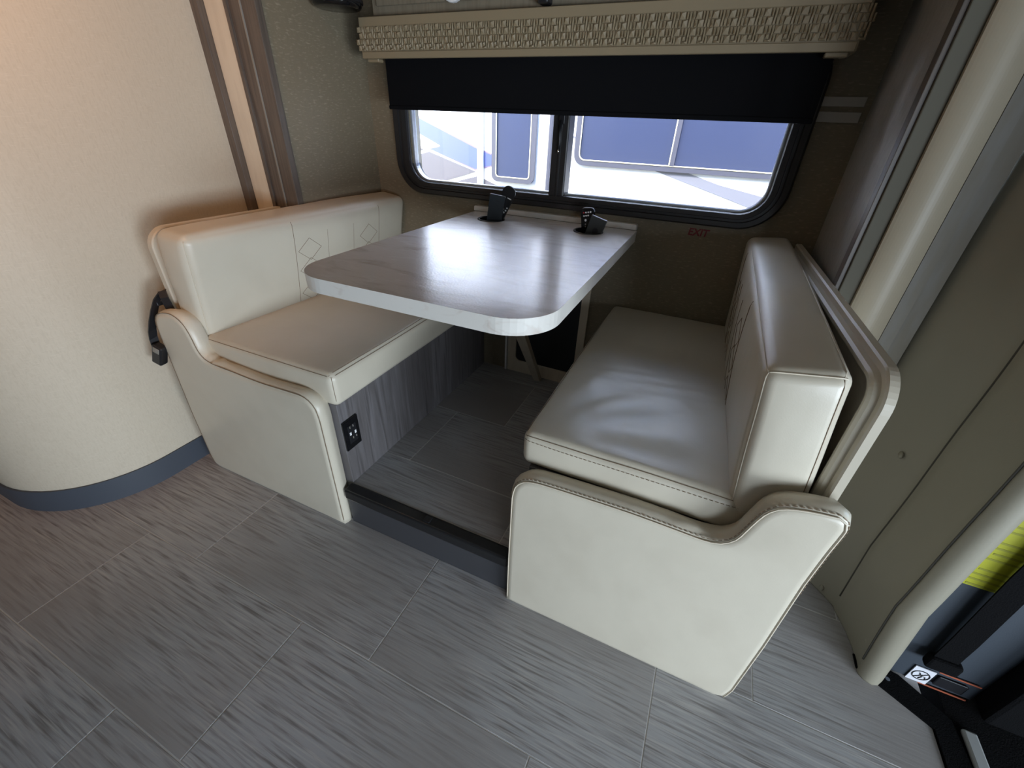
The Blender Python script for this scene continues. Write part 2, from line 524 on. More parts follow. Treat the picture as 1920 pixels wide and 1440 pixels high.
# ================================================================== WINDOW
win = struct(thing('window_1', '', 'window', (-.49, WY, .83)), 'long black framed window with two panes', 'window')
fx0, fx1, fz0, fz1 = -1.163, .175, .826, 1.30
o1 = rrect(fx0, fx1, fz0, fz1, .115, 10); i1 = rrect(fx0 + .062, fx1 - .05, fz0 + .043, fz1 - .04, .07, 10)
ring('window_frame', o1, i1, 0, 0, framem, win, 'y',
     [(0, WY + .002), (0, WY - .012), (.12, WY - .020), (.42, WY - .020), (.46, WY - .013), (.62, WY - .013), (.66, WY - .018), (.95, WY - .016), (1, WY - .008), (1, WY + .05), (.5, WY + .05)])
gx0, gx1, gz0, gz1 = fx0 + .062, fx1 - .05, fz0 + .043, fz1 - .04
ring('pane_gasket', rrect(gx0, gx1, gz0, gz1, .07, 10), rrect(gx0 + .008, gx1 - .008, gz0 + .006, gz1 - .008, .063, 10), WY + .008, WY + .03, silver, win, 'y')
box('mullion', (-.538, WY - .014, gz0 - .004), (-.484, WY + .045, gz1 + .004), framem, win, .004, 2)
box('mullion_rib', (-.512, WY - .019, gz0 - .004), (-.505, WY - .012, gz1 + .004), framem, win, .001, 1)
box('pane', (gx0 + .001, WY + .022, gz0 + .001), (-.536, WY + .026, gz1 - .001), glass, win)
box('pane', (-.486, WY + .030, gz0 + .001), (gx1 - .001, WY + .034, gz1 - .001), glass, win)
la = tube('latch', [(-.508, WY - .024, 1.085), (-.508, WY - .028, 1.05), (-.507, WY - .027, 1.02), (-.51, WY - .022, 1.005)], .0045, blackm, win, 8)
tube('latch_tip', [(-.51, WY - .023, 1.006), (-.511, WY - .021, .995)], .004, chrome, la, 8)
box('latch_base', (-.517, WY - .022, 1.075), (-.498, WY - .014, 1.10), blackm, la, .002)

# roller shade
sh = thing('roller_shade', 'black blackout roller shade pulled half down over the window', 'window shade', (-.47, 1.40, 1.10))
box('shade_fabric', (-1.103, 1.400, 1.104), (.157, 1.404, 1.345), blackfab, sh)
box('hem_bar', (-1.104, 1.396, 1.098), (.158, 1.408, 1.110), blackfab, sh, .003, 2)
tube('roller', [(-1.11, 1.43, 1.345), (.165, 1.43, 1.345)], .024, blackm, sh, 14)

# valance
va = thing('window_valance', 'cream valance with a carved geometric band above the black shade', 'valance', (-.49, 1.37, 1.23))
VX0, VX1, VY = -1.163, .190, 1.362
b = bmesh.new()
box('', (VX0, VY, 1.233), (VX1, VY + .016, 1.336), None, bm=b, bev=.0015, seg=1)
box('', (VX0, VY + .016, 1.233), (VX0 + .014, WY - .001, 1.336), None, bm=b)
box('', (VX1 - .014, VY + .016, 1.233), (VX1, WY - .001, 1.336), None, bm=b)
box('', (VX0, VY + .016, 1.324), (VX1, WY - .001, 1.336), None, bm=b)
from_bm('valance_board', b, valm, va)
box('lower_lip', (VX0 + .004, VY - .004, 1.2325), (VX1 - .004, VY + .002, 1.250), valm, va, .0015, 1)
box('upper_lip', (VX0 + .004, VY - .003, 1.312), (VX1 - .004, VY + .002, 1.3355), valm, va, .0015, 1)
for xx in (-1.125, .155):
    box('bracket', (xx - .022, VY + .004, 1.224), (xx + .022, VY + .03, 1.2335), valm, va, .002, 1)
# carved band: repeat of little raised facets
cell = [(0, .37, 0, 1, .18, .15), (.41, .55, 0, 1, .5, .9), (.58, .74, 0, 2, .4, .3), (.77, .97, 0, 1, .9, .9), (.20, .54, 1, 2, .1, .1),
        (.76, .90, 1, 2, .1, .9), (.97, 1.16, 1, 2, .9, .8), (-.19, .17, 2, 3, .5, .1), (.22, .39, 2, 3, .9, .9), (.43, .62, 2, 3, .6, .9),
        (.65, .79, 2, 4, .2, .5), (.64, .78, 3, 4, .9, .2), (-.02, .32, 3, 4, .5, .1), (.39, .58, 3, 3.6, .1, .2), (.38, .74, 3.62, 4, .5, .5), (.80, .96, 3, 4, .3, .8)]
b = bmesh.new(); PX, ZT, RH = .0362, 1.3125, .0152
for c in range(38):
    for (u0, u1, r0, r1, ax, az) in cell:
        X0 = VX0 - .014 + (c + .2 + u0) * PX; X1 = VX0 - .014 + (c + .2 + u1) * PX; z1 = ZT - r0 * RH - .0006; z0 = ZT - r1 * RH + .0006; X0 += .0005; X1 -= .0005
        if X1 > VX1 + .012 or X0 < VX0 - .016: continue
        base = [b.verts.new(p) for p in ((X0, VY + .001, z0), (X1, VY + .001, z0), (X1, VY + .001, z1), (X0, VY + .001, z1))]
        mid = [b.verts.new(p) for p in ((X0, VY - .0028, z0), (X1, VY - .0028, z0), (X1, VY - .0028, z1), (X0, VY - .0028, z1))]
        ap = b.verts.new((X0 + (X1 - X0) * (.15 + .7 * ax), VY - .0066, z0 + (z1 - z0) * (.15 + .7 * (1 - az))))
        for i in range(4):
            b.faces.new((base[i], base[(i + 1) % 4], mid[(i + 1) % 4], mid[i])); b.faces.new((mid[i], mid[(i + 1) % 4], ap))
tag(from_bm('relief_band', b, valm, va), 'carved band of small raised facets', kind='stuff')

# overhead cabinet above the valance
oc = thing('overhead_cabinet', 'dark khaki cabinet front above the valance', 'cabinet', (-.5, 1.40, 1.34))
box('body', (-1.12, 1.385, 1.34), (.24, 1.499, 2.0), cabover, oc, .002)
box('door', (-1.10, 1.378, 1.362), (-.45, 1.385, 1.98), cabover, oc, .003)
box('door', (-.44, 1.378, 1.362), (.22, 1.385, 1.98), cabover, oc, .003)
kn = prism('round_knob', [(-.822 + .036 * math.cos(a * math.pi / 12), 1.392 + .036 * math.sin(a * math.pi / 12)) for a in range(24)], 1.362, 1.378, white_m, oc, 'y', bev=.004)
box('latch', (-.556, 1.345, 1.340), (-.526, 1.385, 1.372), blackm, oc, .006, 3)

sp = thing('reading_lamp', 'round glossy black fixture high in the corner beside the valance', 'lamp', (-1.21, 1.34, 1.37))
cir = lambda x, y, r, n=28: [(x + r * math.cos(2 * math.pi * i / n), y + r * math.sin(2 * math.pi * i / n)) for i in range(n)]
prism('housing', cir(-1.190, 1.31, .072), 1.348, 1.46, black_gloss, sp, 'z', bev=.012, seg=3, smooth=True)
prism('rim', cir(-1.190, 1.31, .076), 1.362, 1.372, blackm, sp, 'z', bev=.002)
box('mount', (-1.267, 1.31, 1.38), (-1.20, 1.35, 1.44), blackm, sp, .003)

# bands of light on the wall, built as thin pale strips
for z0, z1, lab in ((1.138, 1.159, 'upper of two short bands of light right of the shade, built as a pale strip'), (1.104, 1.127, 'lower of two short bands of light right of the shade, built as a pale strip')):
    tag(box('wall_light_band', (.171, WY - .004, z0), (.268, WY, z1), light_band_m, None, .001, 1), lab, 'strip', 'bands of light right of the window')

# EXIT lettering
cu = bpy.data.curves.new('exit_text', 'FONT'); cu.body = 'EXIT'; cu.size = .0295; cu.extrude = .0006; cu.offset = .0009; cu.shear = .12
to = bpy.data.objects.new('tmp', cu); COL.objects.link(to)
bpy.context.view_layer.update()
me = bpy.data.meshes.new_from_object(to.evaluated_get(bpy.context.evaluated_depsgraph_get()))
bpy.data.objects.remove(to)
ex = bpy.data.objects.new('exit_lettering', me); COL.objects.link(ex); me.materials.clear(); me.materials.append(red_m)
ex.location = (-.0655, WY - .0008, .7925); ex.rotation_euler = (math.pi / 2, 0, 0)
xs = [v.co.x for v in me.vertices]; ex.scale = (.062 / (max(xs) - min(xs)), 1, 1)
tag(ex, 'dark red EXIT lettering on the wall below the window', 'sign')


# ================================================================== BENCHES
def offset_closed(pl, d):
    """inset a closed outline (ccw) by d with limited mitre"""
    n = len(pl); out = []
    for i in range(n):
        a, p, c = Vector(pl[i - 1]), Vector(pl[i]), Vector(pl[(i + 1) % n])
        t1 = (p - a).normalized(); t2 = (c - p).normalized(); t = (t1 + t2).normalized(); nn = Vector((-t.y, t.x))
        k = max(.6, nn.dot(Vector((-t1.y, t1.x))))
        out.append(tuple(p + nn * (d / k)))
    return out


def smooth_closed(pl, sharp=(), n=6):
    """Catmull-Rom resample of a closed outline, keeping straight runs straight enough"""
    N = len(pl); out = []
    for i in range(N):
        p0, p1, p2, p3 = (Vector(pl[(i + k - 1) % N]) for k in range(4))
        L = (p2 - p1).length; m = max(1, min(14, int(L / .012)))
        if L > .16:
            for t in range(m): out.append(tuple(p1.lerp(p2, t / m)))
            continue
        s1 = min(1, L / max(1e-6, (p1 - p0).length)); s2 = min(1, L / max(1e-6, (p3 - p2).length))
        a = (p2 - p1) if (p1 - p0).length > .16 else (p2 - p0) / 2 * 1; c = (p2 - p1) if (p3 - p2).length > .16 else (p3 - p1) / 2
        if a.length > L: a = a.normalized() * L
        if c.length > L: c = c.normalized() * L
        for k in range(m):
            t = k / m; t2, t3 = t * t, t ** 3
            out.append(tuple(p1 * (2 * t3 - 3 * t2 + 1) + a * (t3 - 2 * t2 + t) + p2 * (-2 * t3 + 3 * t2) + c * (t3 - t2)))
    return out


def arm_panel(name, outline, y0, y1, parent, folds, r=.014):
    """upholstered end panel, outline ccw in (x,z)"""
    pl = smooth_closed(outline); n = len(pl)
    if sum(pl[i][0] * pl[(i + 1) % n][1] - pl[(i + 1) % n][0] * pl[i][1] for i in range(n)) < 0: pl = pl[::-1]
    rings = []

    def addring(inset, y, wob=0):
        q = offset_closed(pl, inset)
        res = []
        for p in q:
            dz = 0
            if wob and p[1] > .2:
                for (fx, fz, rad, amp, fr) in folds:
                    d = math.hypot(p[0] - fx, p[1] - fz)
                    if d < rad: dz += amp * wob * (1 - d / rad) * math.sin((p[0] * .8 + p[1] * .6) * fr)
            res.append((p[0] + dz * .4, y, p[1] + dz))
        rings.append(res)
    addring(.0115, y0 - .0006); addring(.010, y0 - .0005); addring(.004, y0 + .0005)
    for k in range(1, 5):
        a = math.pi / 2 * k / 4; addring(.004 * math.cos(a) - .003 * math.sin(a), y0 + .004 * math.sin(a), .4)
    for k in range(1, 6):
        t = k / 6; addring(-.003 - .006 * math.sin(math.pi * t), y0 + .004 + (y1 - y0 - .018) * t, 1)
    for k in range(1, 6):
        a = math.pi / 2 * k / 5; addring(r * (1 - math.cos(a)) - .002, y1 - r + r * math.sin(a), .5)
    v = [p for q in rings for p in q]; f = []
    for s in range(len(rings) - 1):
        for i in range(n):
            j = (i + 1) % n; f.append((s * n + i, s * n + j, (s + 1) * n + j, (s + 1) * n + i))
    f.append(tuple(range(n))); f.append(tuple((len(rings) - 1) * n + i for i in reversed(range(n))))
    o = mesh(name, v, f, leather, parent, True)
    return o, pl


rarm_out = [(-.250, .004), (-.2505, .19), (-.249, .386), (-.243, .420), (-.225, .443), (-.195, .452), (-.086, .457), (.0, .459), (.08, .457), (.125, .456),
            (.152, .463), (.171, .484), (.182, .523), (.192, .557), (.206, .577), (.228, .587), (.258, .593), (.281, .595), (.292, .588), (.296, .575),
            (.293, .52), (.290, .435), (.291, .237), (.288, .05), (.280, .012), (.262, .003)]
larm_out = [(-.812, .004), (-.808, .22), (-.805, .40), (-.810, .435), (-.826, .455), (-.85, .463), (-.90, .462), (-1.0, .459), (-1.11, .464), (-1.18, .467), (-1.215, .477),
            (-1.233, .50), (-1.239, .535), (-1.247, .565), (-1.262, .584), (-1.29, .595), (-1.325, .592), (-1.357, .581), (-1.378, .560), (-1.386, .52), (-1.392, .41),
            (-1.403, .225), (-1.405, .05), (-1.398, .012), (-1.375, .003)]
AY0, AY1 = .600, .652


def stitch_path(pl, y, inset, pred):
    q = [p for p in offset_closed(pl, inset) if pred(p)]
    return [(p[0], y, p[1]) for p in q]


def longest(pl, y, inset, zmin):
    """contiguous run of outline points above zmin"""
    q = offset_closed(pl, inset); n = len(q)
    ok = [p[1] > zmin for p in q]
    if all(ok): return [(p[0], y, p[1]) for p in q]
    st = next(i for i in range(n) if ok[i] and not ok[i - 1]); out = []; i = st
    while ok[i % n] and len(out) < n: out.append((q[i % n][0], y, q[i % n][1])); i += 1
    return out


def wr_seat(w, n):
    k = noise.noise(Vector((w.x * 5, w.y * 3.0, 3.1))) * .0035 + noise.noise(Vector((w.x * 14 + w.y * 6, w.y * 5, 8.1))) * .0016
    return Vector((0, 0, k * max(0, n.z))) + Vector((k * .6 * n.x, k * .6 * n.y, 0))


def wr_right_seat(w, n):
    v = wr_seat(w, n)
    # stretched creases radiating from the near left corner
    dx, dy = w.x + .23, w.y - .66; d = math.hypot(dx, dy); a = math.atan2(dy, dx)
    cr = 0.0028 * math.exp(-((d - .24) / .10) ** 2) * math.sin(a * 13 + d * 9) * max(0, n.z)
    cr += .002 * math.exp(-((w.y - .98) / .05) ** 2) * math.sin(w.y * 150 - w.x * 30) * max(0, n.z)
    return v + Vector((0, 0, cr))


def wr_back(w, n):
    k = noise.noise(Vector((w.x * 4, w.y * 4.5, w.z * 6))) * .003
    return n * k if n.length else Vector((0, 0, 0))


# ---------------- left bench
LB = thing('dinette_bench', 'cream leather dinette bench at the left, power outlet in its base', 'bench', (-1.03, .60, 0), 'dinette benches')
larm, lpl = arm_panel('end_panel', larm_out, AY0, AY1, LB, [(-1.19, .47, .09, .0040, 520), (-1.20, .48, .06, .0025, 340)])
tube('piping', longest(lpl, AY0 + .0035, -.0035, .01), .0011, thread, larm, 5)
Ls = Soft(cornerbox(-1.262, -.772, .642, 1.492, .425, .524), .020, (.005, .004, .006), wr_seat)
for k in list(Ls.C):
    if k[1] == 1: Ls.C[k].x += 0.0
seat = Ls.build('seat_cushion', leather, LB)
tube('seam', Ls.line((1, -1, .93), (1, 1, .93), 40, .0004) + [], .0007, thread, seat, 5)
tube('seam', Ls.line((-.97, -1, .93), (1, -1, .93), 24, .0004), .0007, thread, seat, 5)
tube('seam', Ls.line((.955, -1, 1), (.955, 1, 1), 40, .0004), .0007, thread, seat, 5)
tube('seam', Ls.line((1, -1, .9), (1, -1, -.6), 8, .0004), .0008, thread, seat, 5)
C = {(0, 0, 0): (-1.345, .652, .50), (1, 0, 0): (-1.247, .652, .50), (0, 0, 1): (-1.318, .652, .812), (1, 0, 1): (-1.204, .652, .802),
     (0, 1, 0): (-1.262, 1.494, .50), (1, 1, 0): (-1.205, 1.494, .50), (0, 1, 1): (-1.255, 1.494, .822), (1, 1, 1): (-1.142, 1.494, .806)}
Lk = Soft(C, .024, (.009, .008, .006), wr_back)
back = Lk.build('backrest_cushion', leather, LB)
tube('piping', Lk.line((1, -1, -.9), (1, -1, .96), 24, .0005), .0012, piping_m, back, 6)


def lerp3(S_, y, z, side, out=.0004):
    # y,z metres on the face whose q.x = side
    ya, yb = .652, 1.494; q = (side, (y - ya) / (yb - ya) * 2 - 1, (z - .50) / (.305) * 2 - 1)
    q = (q[0], max(-1, min(1, q[1])), max(-1, min(1, q[2])))
    return S_.surf(q, out)


def stitches(S_, side, parent, ycs):
    def pl(a, c, n=14): return [lerp3(S_, a[0] + (c[0] - a[0]) * t / n, a[1] + (c[1] - a[1]) * t / n, side) for t in range(n + 1)]
    for y in ycs: tube('seam', pl((y, .525), (y, .795), 24), .0009, thread, parent, 4)
    bm_ = bmesh.new(); mid = sum(ycs) / 2; w = (ycs[1] - ycs[0]) / 2 - .01
    # quilted diamonds, one column beside each seam and a narrow top row
    for sgn in (-1, 1):
        c0 = mid + sgn * (w - .045)
        for zc in (.555, .635, .70):
            h, d = .036, .045
            q = [(c0, zc + h), (c0 + d, zc), (c0, zc - h), (c0 - d, zc)]
            for i in range(4): tube('', pl(q[i], q[(i + 1) % 4], 6), .0007, None, bm=bm_, n=4)
        tube('', pl((c0 - sgn * .075, .53), (c0 - sgn * .075, .75), 14), .0006, None, bm=bm_, n=4)
    o = from_bm('quilted_stitching', bm_, thread, parent); o['kind'] = 'stuff'


stitches(Lk, 1, back, (.965, 1.34))


def backboard(parent, x_in, x_out, y0, y1, z0, z1, dx_far):
    """moulded tray behind the backrest, front x_in (towards cushion), with a raised rim"""
    s = 1 if x_out > x_in else -1
    out = rrect(y0, y1, z0, z1, [.0, .055, 0, 0], 10)    # order (y1,z1),(y0,z1),(y0,z0),(y1,z0)
    sh_ = lambda p, x: (x + dx_far * (p[0] - y0) / (y1 - y0), p[0], p[1])
    prof = [(0, x_out), (0, x_out - s * .003), (0, x_in + s * .016), (.003, x_in + s * .013), (.012, x_in + s * .012), (.014, x_in + s * .004), (.018, x_in), (.024, x_in), (.028, x_in + s * .006), (.03, x_in + s * .018), (.06, x_in + s * .019)]
    rings = []
    for ins, x in prof:
        q = rrect(y0 + ins, y1 - ins, z0 + ins, z1 - ins, [.0, max(.012, .055 - ins), 0, 0], 10)
        rings.append([sh_(p, x) for p in q])
    v = [p for q in rings for p in q]; n = len(rings[0]); f = []
    for k in range(len(rings) - 1):
        for i in range(n): f.append((k * n + i, k * n + (i + 1) % n, (k + 1) * n + (i + 1) % n, (k + 1) * n + i))
    f.append(tuple(range(n))); f.append(tuple((len(rings) - 1) * n + i for i in reversed(range(n))))
    return mesh('back_board', v, f, board_m, parent)


backboard(LB, -1.338, -1.372, .655, 1.072, .20, .806, .008)
cab = box('base_cabinet', (-1.255, .654, FS), (-.790, 1.495, .424), cabwood, LB, .001, 1)
# power outlet on the cabinet
ol = box('outlet_plate', (-.790, .654, .264), (-.783, .711, .362), black_gloss, cab, .002, 2)
box('outlet_face', (-.7832, .668, .283), (-.7815, .698, .343), blackm, ol, .0005, 1)
tag(box('usb_port', (-.7817, .671, .3115), (-.7805, .6765, .3215), white_m, ol), 'white port')
tag(box('usb_port', (-.7817, .6895, .3085), (-.7805, .695, .3185), white_m, ol), 'white port')
for (yy, zz) in ((.674, .334), (.686, .334), (.680, .296), (.692, .296)): box('socket_slot', (-.7817, yy, zz), (-.7806, yy + .0025, zz + .007), trimgrey, ol)

# seat belt hanging behind the left bench
sb_ = thing('seat_belt', 'black seat belt and buckle hanging behind the left bench end', 'seat belt', (-1.42, .62, .42))
ribbon('strap', [(-1.362, .640, .640), (-1.374, .628, .622), (-1.386, .615, .590), (-1.398, .606, .560), (-1.414, .600, .525), (-1.420, .597, .500), (-1.420, .595, .470)], (.003, .022, .006), .0035, blackm, sb_)
ribbon('strap', [(-1.362, .640, .640), (-1.350, .634, .625), (-1.336, .630, .598), (-1.330, .632, .575), (-1.322, .640, .555)], (.014, .014, .002), .0035, blackm, sb_)
box('strap_guide', (-1.386, .622, .598), (-1.376, .640, .610), blackm, sb_, .002)
bk = box('buckle', (-.016, -.013, -.034), (.016, .013, .034), blackm, sb_, .005, 3)
bk.location = Vector((-1.408, .590, .452)) - sb_.location; bk.rotation_euler = (0, .45, .2)
bt = box('release_button', (-.010, -.0145, .012), (.010, -.012, .030), trimgrey, None, .001, 1)
bt.parent = bk

# ---------------- right bench
RB = thing('dinette_bench', 'cream leather dinette bench at the right, sloped back against the padded wall', 'bench', (.02, .60, 0), 'dinette benches')
rarm, rpl = arm_panel('end_panel', rarm_out, AY0, AY1, RB, [(.14, .458, .10, .003, 480), (.02, .455, .14, .0008, 300)])
ed = longest(rpl, AY0 + .001, -.0005, .01)
tube('piping', [p for p in ed], .0014, piping_m, rarm, 6)
dashes('stitching', longest(rpl, AY0 + .0045, -.0045, .40), .0009, thread, rarm)
Rs = Soft(cornerbox(-.256, .20, .654, 1.492, .440, .524), .020, (.004, .004, .007), wr_right_seat)
for k in list(Rs.C):
    if k[2] == 1 and k[0] == 0: Rs.C[k].z += .002
seat = Rs.build('seat_cushion', leather, RB, .016)
tube('seam', Rs.line((-1, -1, .93), (1, -1, .93), 40, .0004), .0007, thread, seat, 5)
dashes('stitching', Rs.line((-1, -1, .62), (.95, -1, .62), 60, .0004), .0008, thread, seat)
tube('seam', Rs.line((-1, -1, .93), (-1, 1, .93), 40, .0004), .0008, thread, seat, 5)
C = {(0, 0, 0): (.153, .654, .475), (1, 0, 0): (.264, .660, .475), (0, 0, 1): (.122, .650, .784), (1, 0, 1): (.235, .654, .800),
     (0, 1, 0): (.124, 1.494, .50), (1, 1, 0): (.236, 1.494, .50), (0, 1, 1): (.104, 1.494, .812), (1, 1, 1): (.216, 1.494, .822)}
Rk = Soft(C, .020, (.009, .009, .006), wr_back)
back = Rk.build('backrest_cushion', leather, RB)
tube('piping', Rk.line((-1, -1, -.95), (-1, -1, 1), 24, .0005), .0012, piping_m, back, 6)
tube('piping', Rk.line((-1, -1, 1), (1, -1, 1), 20, .0005), .0012, piping_m, back, 6)
tube('piping', Rk.line((-1, -1, 1), (-1, .9, 1), 40, .0005), .0012, piping_m, back, 6)
tube('seam', Rk.line((.82, -1, 1), (.86, .2, 1), 30, .0005), .0008, piping_m, back, 5)
tube('seam', Rk.line((.80, -1, -.9), (.80, -1, .98), 20, .0005), .0007, thread, back, 5)
stitches(Rk, -1, back, (.965, 1.34))
backboard(RB, .262, .290, .655, 1.49, .03, .806, -.042)
box('base_cabinet', (-.235, .654, FS), (.235, 1.495, .440), cabwood, RB, .001, 1)

# ================================================================== TABLE
T = thing('dinette_table', 'marbled laminate wall table with rounded front corners', 'table', (-.52, 1.05, FS))
TZ = .79
out = rrect(-.815, -.218, .618, 1.472, [.004, .004, .10, .10], 12)
top = prism('tabletop', out, TZ - .033, TZ, lam_edge, T, 'z', bev=.003, seg=2)
top.data.materials.append(lam)
for p in top.data.polygons:
    if p.normal.z > .9: p.material_index = 1
CUPS = [(-.694, 1.366, .0445), (-.353, 1.372, .0445)]
bpy.context.view_layer.update()
for (x, y, r) in CUPS:
    cut = prism('cutter', cir(x, y, r - .002, 32), TZ - .1, TZ + .1, None)
    md = top.modifiers.new('cut', 'BOOLEAN'); md.operation = 'DIFFERENCE'; md.solver = 'EXACT'; md.object = cut
    bpy.context.view_layer.update()
    nm = bpy.data.meshes.new_from_object(top.evaluated_get(bpy.context.evaluated_depsgraph_get()))
    top.modifiers.clear(); top.data = nm; bpy.data.objects.remove(cut)
# folding leg
lg = mesh('folding_leg', *(lambda P: ([p for q in P for p in q], [(0, 1, 2, 3), (4, 5, 6, 7), (0, 1, 5, 4), (1, 2, 6, 5), (2, 3, 7, 6), (3, 0, 4, 7)]))(
    [[(-.540, 1.02, .757), (-.490, 1.02, .757), (-.490, 1.045, .757), (-.540, 1.045, .757)],
     [(-.530, 1.455, FS + .001), (-.502, 1.455, FS + .001), (-.502, 1.478, FS + .001), (-.530, 1.478, FS + .001)]]), trimcream, T)
prism('leg_bolt', cir(-.505, FS + .012, .004, 10), 1.452, 1.457, chrome, lg, 'y')
box('leg_hinge', (-.56, .99, .745), (-.47, 1.07, .757), chrome, T, .001, 1)

for i, (x, y, r) in enumerate(CUPS):
    c = thing('cup_holder', ('black cup holder sunk in the tabletop, the one nearer the left bench', 'black cup holder sunk in the tabletop, the one nearer the right bench')[i], 'cup holder', (x, y, TZ - .06), 'cup holders in the tabletop')
    n = 32; o_, i_ = cir(x, y, r + .003, n), cir(x, y, r - .004, n)
    ring('rim', o_, i_, TZ, TZ + .003, cupm, c, 'z', [(0, TZ + .0005), (.2, TZ + .003), (.7, TZ + .003), (1, TZ + .0005), (1, TZ + .0003), (0, TZ + .0003)])
    v, f = [], []
    for (rr, z) in ((r - .004, TZ + .0008), (r - .005, TZ - .058), (r - .007, TZ - .062), (.001, TZ - .062)):
        v += [(p[0], p[1], z) for p in cir(x, y, rr, n)]
    for s in range(3):
        for k in range(n): f.append((s * n + k, s * n + (k + 1) % n, (s + 1) * n + (k + 1) % n, (s + 1) * n + k))
    w = mesh('well', v, f, blackm, c, True, fix=False)

# wall ledge behind the table
lz = thing('wall_ledge', 'marbled laminate ledge on the wall along the back of the table', 'ledge', (-.515, 1.49, TZ))
prism('ledge_strip', rrect(-.822, -.222, TZ - .004, TZ + .018, .006, 4), 1.4745, WY, lam_edge, lz, 'y', bev=.002)
box('dark_back_strip', (-.82, 1.4725, TZ - .012), (-.222, 1.4745, TZ + .001), trimbrown, lz)  # thin dark brown strip between tabletop and ledge


# ---------------- remotes in the cup holders
def handset(name, label, cat, base, topp, w0, w1, th, material, rnd=.008, facing=(0, -1, 0), group=None):
    """slab standing from base to topp (world points, centre of the front face)"""
    B, Tt = Vector(base), Vector(topp); up = (Tt - B).normalized(); Hh = (Tt - B).length
    nrm = Vector(facing); nrm = (nrm - up * nrm.dot(up)).normalized(); rt = up.cross(nrm); rt.normalize()
    if rt.x < 0: rt = -rt
    root = thing(name, label, cat, B, group)
    nseg = 6; ol2 = []
    ol = rrect(-1, 1, 0, 1, 0, 1)
    # rounded trapezoid outline
    def corner(cx_, cy_, sx, sy, a0, rr):
        return [(cx_ + sx * rr + rr * math.cos(math.radians(a0 + 90 * i / nseg)), cy_ + sy * rr + rr * math.sin(math.radians(a0 + 90 * i / nseg))) for i in range(nseg + 1)]
    ol2 = corner(w1 / 2, Hh, -1, -1, 0, rnd) + corner(-w1 / 2, Hh, 1, -1, 90, rnd) + corner(-w0 / 2, 0, 1, 1, 180, .003) + corner(w0 / 2, 0, -1, 1, 270, .003)
    b = bmesh.new()
    P = lambda p, d: tuple(B + rt * p[0] + up * p[1] - nrm * d)
    va = [b.verts.new(P(p, 0)) for p in ol2]; vb = [b.verts.new(P(p, th)) for p in ol2]; n = len(ol2)
    fa = b.faces.new(va); fb = b.faces.new(list(reversed(vb)))
    for i in range(n): b.faces.new((va[i], vb[i], vb[(i + 1) % n], va[(i + 1) % n]))
    bmesh.ops.bevel(b, geom=list(fa.edges) + list(fb.edges), offset=.0012, segments=2, affect='EDGES')
    body = from_bm('body', b, material, root)
    edge = tube('edge_band', [Vector(P(p, th * .5)) + (rt * p[0] * .002) for p in ol2[:2 * (nseg + 1)]], .0012, silver, root, 5)

    def button(u, vv, a, c, m_, nm='button', hgt=.0012):
        q = cir(0, 0, 1, 12); bb = bmesh.new()
        f1 = [bb.verts.new(tuple(B + rt * (u + p[0] * a) + up * (vv + p[1] * c) + nrm * hgt)) for p in q]
        f0 = [bb.verts.new(tuple(B + rt * (u + p[0] * a) + up * (vv + p[1] * c) - nrm * .0005)) for p in q]
        bb.faces.new(f1)
        for i in range(12): bb.faces.new((f1[i], f0[i], f0[(i + 1) % 12], f1[(i + 1) % 12]))
        return from_bm(nm, bb, m_, root)
    return root, button, Hh


# left cup: dark slab in front, rounded remote behind leaning right
hs, bt_, hh = handset('remote_control', 'plain dark slab-shaped remote standing in the left cup holder', 'remote', (-.686, 1.352, .735), (-.669, 1.362, .869), .048, .052, .012, mat('navy_plastic', (.02, .028, .036), .4), .003, (.25, -1, 0), 'remotes in the cup holders')
bt_(.004, .118, .007, .0015, blackm, 'mark', .0006)
hs, bt_, hh = handset('remote_control', 'black remote with white buttons leaning behind the plain slab', 'remote', (-.698, 1.370, .730), (-.634, 1.390, .894), .024, .045, .010, blackm, .020, (.1, -1, 0), 'remotes in the cup holders')
for (u, q, a, c) in ((.015, .112, .003, .0026), (.004, .104, .003, .0026), (.0135, .103, .003, .0026), (.009, .095, .0042, .003), (.006, .080, .0036, .009), (.005, .065, .0028, .0028)):
    bt_(u, q, a, c, white_m)
bt_(.010, .142, .008, .0018, white_m, 'mark', .0006)
# right cup
hs, bt_, hh = handset('remote_control', 'black remote with a red power button in the right cup holder', 'remote', (-.353, 1.380, .730), (-.367, 1.382, .857), .032, .044, .012, black_gloss, .013, (-.1, -1, .1), 'remotes in the cup holders')
for r_, row in enumerate(((-.0115, -.004, .0035, .011), (-.0105, -.0035, .0035))):
    for cnum, u in enumerate(row):
        m_ = mat('red_button', (.35, .03, .03), .4) if (r_ == 0 and cnum == 0) else white_m
        bt_(u, .114 - .0095 * r_ + .0008 * cnum, .0026, .0023, m_)
bt_(-.005, .092, .0032, .0040, white_m)
bt_(-.005, .080, .0022, .0022, trimgrey); bt_(-.005, .073, .0022, .0022, trimgrey)
hs, bt_, hh = handset('remote_control', 'black square handset tilted to the right in the right cup holder', 'remote', (-.345, 1.350, .745), (-.320, 1.358, .836), .046, .050, .014, mat('charcoal_plastic', (.028, .031, .031), .5), .002, (0, -1, .05), 'remotes in the cup holders')
bt_(.004, .055, .010, .010, blackm, 'recess', .0004)

